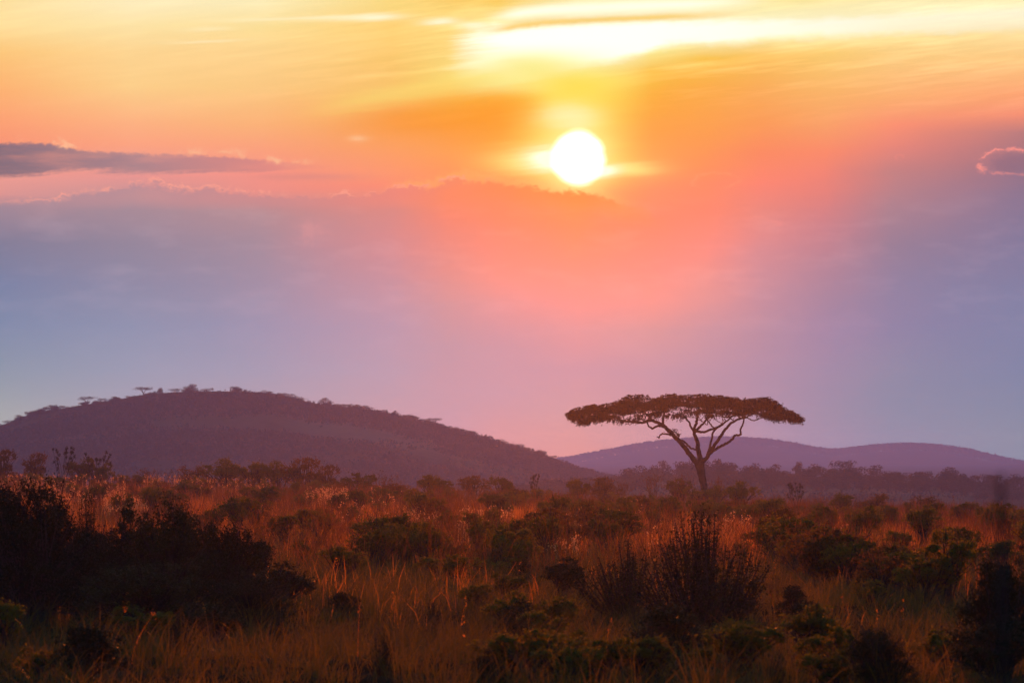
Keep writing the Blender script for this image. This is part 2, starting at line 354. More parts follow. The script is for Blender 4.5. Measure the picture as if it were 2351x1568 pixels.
def link(name, me, parent=None, loc=None, label=None, cat=None, group=None, kind=None):
    o = bpy.data.objects.new(name, me); sc.collection.objects.link(o)
    if parent: o.parent = parent
    if loc is not None: o.location = loc
    for k, v in (('label', label), ('category', cat), ('group', group), ('kind', kind)):
        if v: o[k] = v
    return o
def copy_thing(o, parts):
    c = o.copy(); sc.collection.objects.link(c)
    for p in parts:
        q = p.copy(); q.parent = c; sc.collection.objects.link(q)
    return c

# ---- materials
def material(name): 
    m = bpy.data.materials.new(name); m.use_nodes = True; m.node_tree.nodes.clear(); return m, NT(m.node_tree)
def leafy(name, c1, c2, scale=1.2, trans=0.35, tcol=None, rough=0.55, gloss=0.06, objrand=True):
    m, t = material(name)
    tc = t.new('ShaderNodeNewGeometry')
    nz = t.noise(tc.outputs['Position'], scale, 3.0)
    f = t.smooth(0.3, 0.7, nz)
    col = t.mix(f, c1, c2)
    if objrand:
        oi = t.new('ShaderNodeObjectInfo')
        hs = t.new('ShaderNodeHueSaturation')
        t.put(hs.inputs['Value'], X(t, oi.outputs['Random']) * 0.6 + 0.7)
        t.put(hs.inputs['Hue'], X(t, oi.outputs['Random']) * -0.04 + 0.52)
        t.put(hs.inputs['Color'], col); col = hs.outputs[0]
    p = t.new('ShaderNodeBsdfPrincipled'); t.put(p.inputs['Base Color'], col)
    p.inputs['Roughness'].default_value = rough; p.inputs['Specular IOR Level'].default_value = gloss
    tr = t.new('ShaderNodeBsdfTranslucent')
    if tcol is None: t.put(tr.inputs[0], t.mix(1.0, col, (1.9, 1.6, 0.9), 'MULTIPLY'))
    else: tr.inputs[0].default_value = tuple(tcol) + (1,)
    mx = t.new('ShaderNodeMixShader'); mx.inputs[0].default_value = trans
    t.l.new(p.outputs[0], mx.inputs[1]); t.l.new(tr.outputs[0], mx.inputs[2])
    o = t.new('ShaderNodeOutputMaterial'); t.l.new(mx.outputs[0], o.inputs[0])
    return m
def matte(name, c1, c2, scale, detail=5, stretch=(1, 1, 1), lo=.4, hi=.6, c3=None, scale3=1):
    m, t = material(name)
    geo = t.new('ShaderNodeNewGeometry'); mp = t.new('ShaderNodeMapping'); mp.inputs['Scale'].default_value = stretch
    t.l.new(geo.outputs['Position'], mp.inputs[0])
    col = t.mix(t.smooth(lo, hi, t.noise(mp.outputs[0], scale, detail, .6)), c1, c2)
    if c3: col = t.mix(t.smooth(.5, .68, t.noise(mp.outputs[0], scale3, 6, .65)), col, c3)
    p = t.new('ShaderNodeBsdfPrincipled'); t.put(p.inputs['Base Color'], col)
    p.inputs['Roughness'].default_value = 1.0; p.inputs['Specular IOR Level'].default_value = 0.0
    o = t.new('ShaderNodeOutputMaterial'); t.l.new(p.outputs[0], o.inputs[0])
    return m
M = {}
M['soil'] = matte('soil', (.045, .026, .010), (.020, .014, .005), 0.35)
M['bark'] = matte('bark', (.06, .045, .035), (.025, .02, .015), 3.0)
M['green'] = leafy('green_leaf', (.060, .075, .006), (.11, .10, .009), 1.4, .5)
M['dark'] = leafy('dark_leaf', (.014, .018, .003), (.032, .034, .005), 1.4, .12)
M['brown'] = leafy('brown_leaf', (.11, .060, .010), (.065, .048, .008), 1.6, .45)
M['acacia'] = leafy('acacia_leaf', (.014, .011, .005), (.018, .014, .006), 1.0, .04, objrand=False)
M['grass'] = leafy('grass_blade', (.12, .085, .010), (.035, .036, .006), 0.5, .5, objrand=False, gloss=.12)
M['straw'] = leafy('dry_straw', (.40, .18, .016), (.22, .085, .010), 0.12, .55, objrand=False, gloss=.15)
M['scrub'] = leafy('dry_twig', (.17, .07, .012), (.09, .04, .008), 0.2, .35, objrand=False, gloss=.06)
M['seed'] = leafy('seed_head', (.50, .32, .12), (.40, .25, .09), 1.0, .6, tcol=(.75, .42, .12), objrand=False)
M['hillwood'] = leafy('hill_foliage', (.050, .026, .010), (.028, .018, .009), 0.02, .1)
M['hill'] = matte('hill_cover', (.11, .038, .014), (.15, .06, .022), .012, 6, (1, .35, 1), .4, .62, (.22, .11, .05), .010)
M['ridge'] = matte('ridge_cover', (.10, .05, .022), (.20, .11, .05), .03, 6, (1, .3, 1), .38, .62)

# ============================================================ terrain
def gz(x, y):
    x = np.asarray(x, float); y = np.asarray(y, float)
    yy = np.clip(y, 0, 365)
    z = -(2.12 + .0045 * yy)
    z = z - .032 * np.clip(x, -75, 75) * smooth(60, 340, y)
    z = z + .10 * wob(x, y, 14, 3) * smooth(20, 60, y) * smooth(520, 300, y)
    z = z - 14.0 * smooth(365, 640, y)
    return z
def px_to_ground(u, v):
    a = (u - CX) / F; d = np.linspace(20, 362, 1400)
    row = HORIZ - gz(a * d, d) / d * F
    ok = np.where(row <= v)[0]
    dd = d[ok[0]] if len(ok) else 358.0
    return a * dd, dd
def spaced(lo, hi, n, k):
    t = np.linspace(np.arcsinh(lo / k), np.arcsinh(hi / k), n); return k * np.sinh(t)
gx, gy = spaced(-10400, 10400, 230, 25), spaced(-600, 10400, 270, 60)
GX, GY = np.meshgrid(gx, gy, indexing='ij'); GZ = gz(GX, GY)
def grid_mesh(name, Xg, Yg, Zg, mat):
    n, m = Xg.shape; v = np.stack([Xg, Yg, Zg], -1).reshape(-1, 3)
    i, j = np.meshgrid(np.arange(n - 1), np.arange(m - 1), indexing='ij')
    f = np.stack([i * m + j, (i + 1) * m + j, (i + 1) * m + j + 1, i * m + j + 1], -1).reshape(-1, 4)
    return mesh_np(name, v, [f], mat, True)
link('ground', grid_mesh('ground', GX, GY, GZ, M['soil']), kind='structure')

def hill(name, crest, dc, d0, back, zb, mat, rough=1.0, drop=0.0, prof=1.0):
    U = np.array([c[0] for c in crest], float); Vv = np.array([c[1] for c in crest], float) + drop
    uu = np.linspace(U[0], U[-1], 500)
    vc = np.interp(uu, U, Vv); kern = np.hanning(13); kern /= kern.sum()
    vc = np.convolve(np.pad(vc, 6, mode='edge'), kern, 'valid')
    zc = (HORIZ - vc) / F * dc
    a = (uu - CX) / F
    t = np.concatenate([np.linspace(0, 1, 60), 1 + np.linspace(0.02, 1, 26)])
    d = np.where(t <= 1, d0 + (dc - d0) * t, dc + back * (t - 1))
    s = np.where(t <= 1, np.clip(t, 0, 1) ** prof, np.cos((np.clip(t, 1, 2) - 1) * np.pi / 2) ** 1.2)
    A, D = np.meshgrid(a, d, indexing='ij'); Z = zb + (zc[:, None] - zb) * s[None, :]
    Xg = A * D
    env = np.sin(np.clip(t, 0, 1) * np.pi)[None, :]
    Z = Z + rough * wob(Xg, D, (dc - d0) * .12, 4) * env
    link(name, grid_mesh(name, Xg, D, Z, mat), kind='structure')
    def at(u, tt):      # point on the slope
        i = np.clip((np.asarray(u, float) - uu[0]) / (uu[-1] - uu[0]) * (len(uu) - 1), 0, len(uu) - 1)
        j = np.interp(tt, t, np.arange(len(t)))
        i0 = i.astype(int); j0 = np.asarray(j).astype(int)
        return np.stack([Xg[i0, j0], D[i0, j0], Z[i0, j0]], -1)
    return at
LEFT = [(-900, 1100), (-500, 1060), (-250, 1030), (-100, 995), (0, 968), (50, 946), (100, 932), (150, 926), (200, 917), (270, 906), (330, 895), (400, 889), (500, 887), (560, 888), (640, 893), (700, 910), (740, 918), (800, 923), (860, 931), (940, 949), (1000, 966), (1060, 981), (1100, 991), (1150, 1006), (1200, 1021), (1250, 1040), (1290, 1055), (1340, 1072), (1420, 1092), (1520, 1120), (1700, 1160)]
RIDGE = [(600, 1170), (900, 1130), (1000, 1115), (1100, 1104), (1200, 1094), (1290, 1085), (1400, 1082), (1430, 1073), (1500, 1061), (1560, 1055), (1650, 1055), (1700, 1058), (1750, 1064), (1800, 1069), (1850, 1067), (1900, 1070), (1950, 1068), (2000, 1070), (2050, 1070), (2100, 1075), (2150, 1075), (2200, 1080), (2250, 1091), (2300, 1089), (2351, 1093), (2600, 1110), (3000, 1150)]
FAR = [(-2500, 1060), (-1500, 1020), (-600, 1055), (300, 1030), (900, 1045), (1250, 1060), (1300, 1051), (1350, 1043), (1400, 1033), (1450, 1021), (1500, 1015), (1550, 1009), (1600, 1005), (1650, 1003), (1700, 1004), (1750, 1008), (1800, 1013), (1850, 1024), (1900, 1036), (1930, 1033), (1980, 1024), (2050, 1019), (2100, 1018), (2150, 1021), (2200, 1027), (2250, 1039), (2300, 1053), (2351, 1061), (2500, 1080), (3200, 1050), (4500, 1075)]
far_at = hill('far_hills', FAR, 9000, 7600, 900, -18, M['hill'], 2.0, 14)
left_at = hill('hill', LEFT, 2100, 1560, 500, -19, M['hill'], .9, 11, 1.0)
ridge_at = hill('ridge', RIDGE, 1300, 960, 200, -20, M['ridge'], .5, 36, .95)

# ============================================================ the umbrella thorn tree
TD = 350.0
TX0, TZREF = None, None
PXM = TD / F * (2351 / 3840) / 2.239        # metres per tracing unit
def tp(cx, cyy, y=0.0):                      # tracing point -> tree-local metres (x, y, z) about the trunk foot
    return np.array([(cx - 1325) * PXM, y, (1010 - cyy) * PXM])
tree_u = (2050 + 1325 / 2.239) * 2351 / 3840; tree_v = (1400 + 1010 / 2.239) * 2351 / 3840
tree_x = (tree_u - CX) / F * TD; tree_z = (HORIZ - tree_v) / F * TD
tree_gz = float(gz(tree_x, TD)) - tree_z     # ground level in tree coordinates
tree = link('umbrella_thorn_tree', None, loc=(tree_x, TD, tree_z), label='tall flat-topped acacia with wide umbrella crown standing alone against the sky', cat='tree')
g = Geo(); r = np.random.default_rng(3)
W1 = 0.5 * PXM
trunk = [(1338, 1130, 64), (1330, 1050, 56), (1326, 1000, 54), (1318, 940, 58), (1306, 880, 62), (1294, 820, 70), (1283, 770, 78), (1276, 738, 84)]
P = [tp(a, b) for a, b, w in trunk]; P[0][2] = min(P[0][2], tree_gz - .15)
c, rr = resample(P, [w * W1 for a, b, w in trunk], 26)
tube(g, c, rr * (1 + .05 * np.sin(np.arange(26) * 1.7)), 12)
link('trunk', g.mesh('trunk', M['bark'], True), tree)
g = Geo()
limbs = [
 ([(1272, 760, 0), (1235, 725, -.1), (1190, 665, -.3), (1140, 600, -.5), (1080, 540, -.7), (1020, 480, -.9), (965, 432, -1.1), (905, 405, -1.3), (860, 398, -1.4), (800, 415, -1.5), (720, 410, -1.7), (640, 400, -1.9), (560, 368, -2.0)], (46, 12)),
 ([(992, 455, -1.0), (930, 440, -.4), (888, 462, 0), (860, 445, .3), (838, 408, .6), (780, 378, 1)], (20, 10)),
 ([(975, 440, -1.1), (972, 400, -.6), (985, 350, 0), (1000, 300, .4)], (24, 12)),
 ([(905, 408, -1.3), (860, 370, -.8), (820, 330, -.3), (740, 290, 0)], (20, 9)),
 ([(1055, 520, -.8), (1010, 512, -1.2), (965, 508, -1.5), (945, 522, -1.6), (938, 542, -1.7), (918, 530, -1.8)], (15, 8)),
 ([(1095, 545, -.6), (1108, 520, -.8), (1080, 495, -.9), (1050, 485, -1.1), (1020, 465, -1.2)], (12, 5)),
 ([(1110, 556, -.6), (1150, 570, -.3), (1185, 605, -.1), (1215, 628, 0), (1262, 642, .05)], (17, 15)),
 ([(1292, 755, 0), (1288, 700, .2), (1272, 640, .4), (1270, 585, .5), (1250, 530, .6), (1240, 480, .6), (1262, 400, .8), (1272, 340, 1.0), (1276, 290, 1.0)], (48, 12)),
 ([(1246, 490, .6), (1215, 455, 0), (1190, 405, -.5), (1155, 376, -.8), (1095, 345, -1.2)], (20, 9)),
 ([(1252, 478, .6), (1300, 440, 1.1), (1340, 398, 1.6), (1366, 350, 2.0), (1400, 300, 2.2)], (22, 10)),
 ([(1250, 485, .6), (1320, 490, .9), (1395, 468, 1.3), (1460, 442, 1.6), (1520, 400, 2.0), (1560, 368, 2.2), (1600, 340, 2.5)], (22, 10)),
 ([(1298, 750, 0), (1345, 700, -.2), (1378, 640, -.5), (1430, 568, -.8), (1485, 485, -1.1), (1540, 420, -1.5), (1600, 388, -1.8), (1670, 368, -2.0), (1740, 330, -2.2)], (36, 10)),
 ([(1340, 705, -.2), (1362, 650, .2), (1382, 570, .5), (1402, 490, .6), (1440, 455, .9), (1480, 420, 1.2)], (22, 12)),
 ([(1410, 480, .6), (1388, 440, .2), (1352, 398, -.2), (1330, 360, -.5)], (14, 8)),
 ([(1312, 745, 0), (1380, 668, .5), (1430, 630, .8), (1510, 590, 1.1), (1560, 556, 1.3), (1590, 520, 1.4), (1640, 512, 1.6), (1636, 470, 1.6), (1658, 420, 1.7), (1662, 380, 1.7), (1650, 340, 1.8)], (26, 11)),
 ([(1672, 360, 1.0), (1705, 380, 1.0), (1745, 395, 1.0), (1795, 380, 1.0), (1845, 355, .9)], (10, 8)),
 ([(1640, 380, 1.5), (1600, 350, 1.4), (1520, 370, 1.2), (1480, 355, 1.0), (1500, 330, .9)], (11, 7)),
 ([(1560, 400, -1.6), (1530, 375, -1.2), (1490, 372, -.9)], (10, 6)),
 ([(1350, 400, -.2), (1345, 430, -.2), (1300, 400, 0), (1240, 370, 0)], (8, 5)),
]
for pts, (w0, w1) in limbs:
    P = np.array([tp(a, b, y) for a, b, y in pts])
    n = len(pts) * 7; c, rr = resample(P, np.linspace(w0, w1, len(pts)) * W1, n)
    c[1:-1] += r.normal(0, .018, (n - 2, 3))
    tube(g, c, rr, 8)
for pts, (w0, w1) in limbs:                  # twigs that fan out from the limbs into the crown
    P = np.array([tp(a, bq, y) for a, bq, y in pts]); cc0, _ = resample(P, np.ones(len(P)), 20)
    for _ in range(6):
        q = cc0[r.integers(9, 20)]
        if q[2] < tp(0, 425)[2]: continue
        up_ = max(tp(0, 360)[2] - q[2], 0) + r.uniform(.1, .5)
        e = q + np.array([r.normal(0, .45), r.normal(0, .45), min(up_, 1.3)]); m_ = (q + e) / 2 + r.normal(0, .09, 3)
        cc, rr = resample([q, m_, e], [.028, .02, .010], 8); tube(g, cc, rr, 5)
link('branches', g.mesh('branches', M['bark'], True), tree)
top = np.array([(185, 352), (210, 318), (240, 300), (290, 285), (390, 265), (450, 270), (530, 255), (600, 235), (650, 205), (710, 182), (760, 192), (820, 182), (850, 200), (870, 213), (920, 208), (1000, 182), (1060, 174), (1120, 187), (1200, 187), (1270, 182), (1340, 180), (1450, 192), (1540, 202), (1640, 217), (1740, 222), (1790, 202), (1850, 207), (1920, 242), (1960, 277), (2030, 312), (2090, 342), (2135, 385)], float)
bot = np.array([(185, 362), (250, 388), (260, 405), (340, 420), (400, 392), (470, 400), (530, 395), (600, 405), (640, 418), (700, 396), (800, 390), (870, 385), (930, 362), (1020, 365), (1100, 366), (1150, 372), (1200, 340), (1300, 345), (1340, 372), (1400, 365), (1450, 340), (1480, 330), (1560, 345), (1640, 356), (1720, 348), (1800, 345), (1870, 378), (1920, 395), (1980, 378), (2060, 402), (2135, 398)], float)
cent, half = 1150.0, 985.0
nsp = 1500
sx_ = r.uniform(205, 2120, nsp); fr = r.beta(1.0, 1.9, nsp)
sy_ = r.uniform(-1, 1, nsp)
px_ = r.uniform(215, 2110, 150); pf = r.uniform(.1, .98, 150); py_ = r.uniform(-1, 1, 150)      # flat leaf pads in layers
k = r.integers(0, 150, 2600)
sx_ = np.concatenate([sx_, px_[k] + r.normal(0, 40, 2600)]); fr = np.concatenate([fr, pf[k] + r.normal(0, .032, 2600)]); sy_ = np.concatenate([sy_, py_[k] + r.normal(0, .12, 2600)])
sx_ = np.clip(sx_, 205, 2105); fr = np.clip(fr, 0, 1)
sy_ = np.clip(sy_, -1, 1) * np.clip(1 - ((sx_ - cent) / half) ** 2, .02, 1) ** .5 * 5.2
tt = np.interp(sx_, top[:, 0], top[:, 1]); bb = np.interp(sx_, bot[:, 0], bot[:, 1])
sz_ = tt + 9 + 16 * np.abs(wob(sx_ / 26, sx_ * 0 + 3, 1.0, 4)) + (bb - tt - 18) * fr
keep = ~((wob(sx_ / 70, sz_ / 24, 1.0, 3) > .20) & (fr > .42))
sx_, sy_, sz_ = sx_[keep], sy_[keep], sz_[keep]
C0 = np.stack([(sx_ - 1325) * PXM, sy_, (1010 - sz_) * PXM], 1)
g = Geo(); gt = Geo(); allc = []
nl = 22
for C in C0:
    out = np.array([np.sign(C[0] - (cent - 1325) * PXM) * .4 + r.normal(0, .6), r.normal(0, .6), 0]); out /= np.linalg.norm(out) + .01
    L = r.uniform(.22, .5); s = r.uniform(-.5, 1, nl)[:, None]
    q = C + out * s * L + np.array([0, 0, -.10]) * np.clip(s, 0, 1) ** 2 + r.normal(0, 1, (nl, 3)) * [.11, .11, .05]
    allc.append(q)
# drooping fringe sprays round the rim and along the underside
nf = 520
ends = np.where(r.random(nf) < .5, r.choice([-1, 1], nf), 0)
fx = np.where(ends < 0, r.uniform(185, 420, nf), np.where(ends > 0, r.uniform(1850, 2140, nf), r.uniform(420, 1850, nf)))
fz = np.interp(fx, bot[:, 0], bot[:, 1]) - r.uniform(0, 26, nf)
fy = r.uniform(-1, 1, nf) * np.clip(1 - ((fx - cent) / half) ** 2, .02, 1) ** .5 * 5
for a, b, y in zip(fx, fz, fy):
    C = np.array([(a - 1325) * PXM, y, (1010 - b) * PXM]); sgn = np.sign(a - 1150)
    s = np.linspace(0, 1, 16)[:, None]; L = r.uniform(.12, .60)
    allc.append(C + s * np.array([sgn * L * .3, 0, -.02]) + s ** 2 * np.array([0, 0, -L * .6]) + r.normal(0, .025, (16, 3)))
# wispy tufts along the top
nf = 420; fx = r.uniform(200, 2120, nf); fz = np.interp(fx, top[:, 0], top[:, 1]) + r.uniform(-3, 14, nf)
for a, b in zip(fx, fz):
    C = np.array([(a - 1325) * PXM, r.uniform(-3, 3), (1010 - b) * PXM]); s = np.linspace(0, 1, 12)[:, None]
    L = r.uniform(.08, .3); d = r.choice([-1, 1])
    allc.append(C + s * np.array([d * L, 0, L * .25]) - s ** 2 * np.array([0, 0, L * .25]) + r.normal(0, .02, (12, 3)))
# small leafy tuft on the left limb
allc.append(tp(1060, 480, -.9) + r.normal(0, 1, (90, 3)) * [.22, .15, .10])
allc.append(tp(1095, 515, -.7) + r.normal(0, 1, (50, 3)) * [.10, .1, .08])
A = np.concatenate(allc)
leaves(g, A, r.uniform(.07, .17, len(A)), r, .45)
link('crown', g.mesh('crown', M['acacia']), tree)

# ============================================================ bushes of the plain
def bush_leafy(seed, w=1.0, h=1.0, lobes=9, n=420, leaf=.05, mat='green', stemmy=.25, ragged=.25):
    """unit bush: width w, height h; foliage in clumps carried by visible stems"""
    r = np.random.default_rng(seed); gl, gs = Geo(), Geo()
    for i in range(lobes):
        th = r.uniform(0, 2 * np.pi); rad = (r.random() ** .6) * w * .36
        el_ = r.uniform(.45, 1.0) if i else .92
        c = np.array([np.cos(th) * rad, np.sin(th) * rad, h * (stemmy + (1 - stemmy) * el_ * (1 - (rad / w) ** 2 * 1.5)) - .13 * h])
        sc_ = r.uniform(.6, 1.1); lr = np.array([w * r.uniform(.15, .22), w * r.uniform(.15, .22), h * r.uniform(.12, .18)]) * sc_
        sub = unit(r.normal(size=(16, 3)) + [0, 0, .25]); d = unit(sub[r.integers(0, 16, n)] + r.normal(0, .17, (n, 3))); q = .55 + .5 * r.random(n) ** .7
        p = c + d * q[:, None] * lr * (1 + ragged * wob(d[:, 0] * 3, d[:, 1] * 3 + d[:, 2] * 2 + i, 1.0, 3))[:, None]
        m = max(1, n // 22)               # shoots that stick out
        k = r.integers(0, n, m); p[k] += d[k] * lr * r.uniform(.15, .7, (m, 1)) + [0, 0, .02]
        leaves(gl, p, leaf * r.uniform(.6, 1.4, n), r, .5, up=(0, 0, .3))
        mid = c * [.45, .45, .5] + r.normal(0, .03 * w, 3)
        cc, rr = resample([[r.normal(0, .03), r.normal(0, .03), -.1], mid, c], [.018 * h, .012 * h, .005 * h], 9)
        tube(gs, cc, rr, 5)
        for _ in range(5):
            e = c + unit(r.normal(size=3) + [0, 0, .5]) * lr * r.uniform(1.0, 1.6)
            cc, rr = resample([mid, (mid + e) / 2 + r.normal(0, .02, 3), e], [.007 * h, .005 * h, .003 * h], 5); tube(gs, cc, rr, 4)
    return gl.mesh('foliage', M[mat]), gs.mesh('stems', M['bark'])
def bush_spiry(seed, w=1.0, h=1.0, shoots=46, n=70, leaf=.035, mat='dark'):
    r = np.random.default_rng(seed); gl, gs = Geo(), Geo()
    for i in range(shoots):
        th = r.uniform(0, 2 * np.pi); lean = r.random() ** .8 * w * .5
        H = h * (1 - .55 * (lean / (w * .5)) ** 1.5) * r.uniform(.62, 1.02)
        e = np.array([np.cos(th) * lean, np.sin(th) * lean, H]); b = e * [.18, .18, 0] + [0, 0, -.05]
        mid = b * .45 + e * .55 + [0, 0, -.08 * H] + r.normal(0, .02, 3)
        cc, rr = resample([b, mid, e], [.010 * h, .007 * h, .003 * h], 14); tube(gs, cc, rr, 4)
        t = r.random(n) ** .7; pos = np.stack([np.interp(t * 13, np.arange(14), cc[:, k]) for k in range(3)], 1)
        kn = (1.3 + np.sin(t * 25 + i)) * .022 * w
        leaves(gl, pos + r.normal(0, 1, (n, 3)) * kn[:, None], leaf * r.uniform(.6, 1.3, n), r, .5, up=(0, 0, .8))
    return gl.mesh('foliage', M[mat]), gs.mesh('stems', M['bark'])
def bush_bare(seed, w=1.0, h=1.0, k0=7, mat='scrub', depth=4, thick=.012):
    r = np.random.default_rng(seed); gs = Geo(); gl = Geo(); tips = []
    def grow(p, d, L, rad, lev):
        e = p + d * L; m = (p + e) / 2 + r.normal(0, .06 * L, 3)
        cc, rr = resample([p, m, e], [rad, rad * .8, rad * .6], 5); tube(gs, cc, rr, 4)
        if lev == 0: tips.append(e); return
        for _ in range(r.integers(2, 4)):
            nd = unit(d + r.normal(0, .42, 3) + [0, 0, .12]); grow(e if r.random() < .7 else m, nd, L * r.uniform(.6, .85), rad * .6, lev - 1)
    for i in range(k0):
        th = r.uniform(0, 2 * np.pi); d = unit(np.array([np.cos(th) * w * .4, np.sin(th) * w * .4, h * .9]) + r.normal(0, .1, 3))
        grow(np.array([r.normal(0, .03), r.normal(0, .03), -.05]), d, h * .33, thick * h, depth - 1)
    t = np.array(tips); t = t[r.random(len(t)) < .5]
    q = np.repeat(t, 3, 0) + r.normal(0, .02, (len(t) * 3, 3))
    leaves(gl, q, .035 * r.uniform(.6, 1.4, len(q)), r, .6)
    return gl.mesh('dry_leaves', M['brown']), gs.mesh('branches', M[mat])
def knobby(seed, w=1.0, h=1.0, k=16, mat='dark'):
    """shrub of thin stalks that end in small round tufts"""
    r = np.random.default_rng(seed); gl, gs = Geo(), Geo()
    for i in range(k):
        th = r.uniform(0, 2 * np.pi); R_ = r.random() ** .5 * w * .5; H = h * r.uniform(.5, 1)
        e = np.array([np.cos(th) * R_, np.sin(th) * R_, H])
        cc, rr = resample([[0, 0, -.05], e * [.5, .5, .5] + r.normal(0, .04, 3), e], [.012 * h, .009 * h, .005 * h], 9); tube(gs, cc, rr, 4)
        for q in range(r.integers(1, 4)):
            c = e - (e * [.4, .4, .3]) * r.random() * (q > 0) + r.normal(0, .03, 3) * (q > 0)
            leaves(gl, c + r.normal(0, 1, (60, 3)) * [.026 * w, .026 * w, .022 * h], .035 * r.uniform(.6, 1.3, 60), r, .5)
    return gl.mesh('foliage', M[mat]), gs.mesh('stems', M['bark'])

SKYL = 'shrubs along the far edge of the plain'
MIDG = 'shrubs across the middle of the plain'
FORE = 'dark bushes of the foreground'
KINDS = {
 'round': [('green_shrub', bush_leafy(101 + i, lobes=9 + i % 3 * 2, leaf=.045, mat='green', stemmy=.1 + .1 * (i % 3))) for i in range(6)],
 'tree':  [('small_bushy_tree', bush_leafy(131 + i, lobes=12, n=330, leaf=.04, mat='green', stemmy=.45, ragged=.4)) for i in range(4)],
 'brownb':[('brown_shrub', bush_leafy(151 + i, lobes=10, n=330, leaf=.04, mat='brown', stemmy=.2, ragged=.35)) for i in range(4)],
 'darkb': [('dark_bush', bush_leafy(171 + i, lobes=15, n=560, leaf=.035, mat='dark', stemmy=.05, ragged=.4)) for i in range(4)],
 'spire': [('spiry_bush', bush_spiry(191 + i)) for i in range(3)],
 'bare':  [('bare_shrub', bush_bare(211 + i)) for i in range(4)],
 'knob':  [('knobby_shrub', knobby(231 + i)) for i in range(3)],
}
PART = {'bare': ('dry_leaves', 'branches')}
protos = {}; used = {}
def plant(kind, u, vb, wpx, hpx, label=None, group=None, dist=None, cat=None, rz=None, var=None, sink=0.0):
    r = rng; i = var if var is not None else int(r.integers(0, len(KINDS[kind]))); i %= len(KINDS[kind])
    name, (fm, sm) = KINDS[kind][i]
    if dist is None: x, d = px_to_ground(u, vb)
    else: d = dist; x = (u - CX) / F * d
    z = float(gz(x, d)); h = hpx * d / F; w = wpx * d / F
    if group == SKYL: w *= 1.12 if kind in ('bare', 'knob') else 1.42; h = max((HORIZ - (vb - hpx - 13)) / F * d - z, .6)
    if group == FORE: h *= 1.15; w *= 1.12
    if (kind, i) not in protos:
        o = link(name, None, label=label, cat=cat or {'tree': 'tree', 'bare': 'dead shrub'}.get(kind, 'shrub'), group=group)
        a, b = PART.get(kind, ('foliage', 'stems'))
        parts = [link(a, fm, o), link(b, sm, o)]; protos[(kind, i)] = (o, parts)
    else:
        o0, parts = protos[(kind, i)]; o = copy_thing(o0, parts)
        for k in ('label', 'category', 'group'):
            if k in o: del o[k]
        o['label'] = label; o['category'] = cat or {'tree': 'tree', 'bare': 'dead shrub'}.get(kind, 'shrub')
        if group: o['group'] = group
    o.location = (x, d, z - sink); o.scale = (w, w * .9, h); o.rotation_euler = (0, 0, r.uniform(0, 6.28) if rz is None else rz)
    used[(kind, u, vb)] = o
    return o
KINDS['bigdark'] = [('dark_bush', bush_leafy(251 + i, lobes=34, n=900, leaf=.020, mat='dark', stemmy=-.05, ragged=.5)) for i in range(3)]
KINDS['bigspire'] = [('spiry_bush', bush_spiry(261, shoots=90, n=170, leaf=.020)), ('spiry_bush', bush_spiry(262, shoots=70, n=150, leaf=.022))]
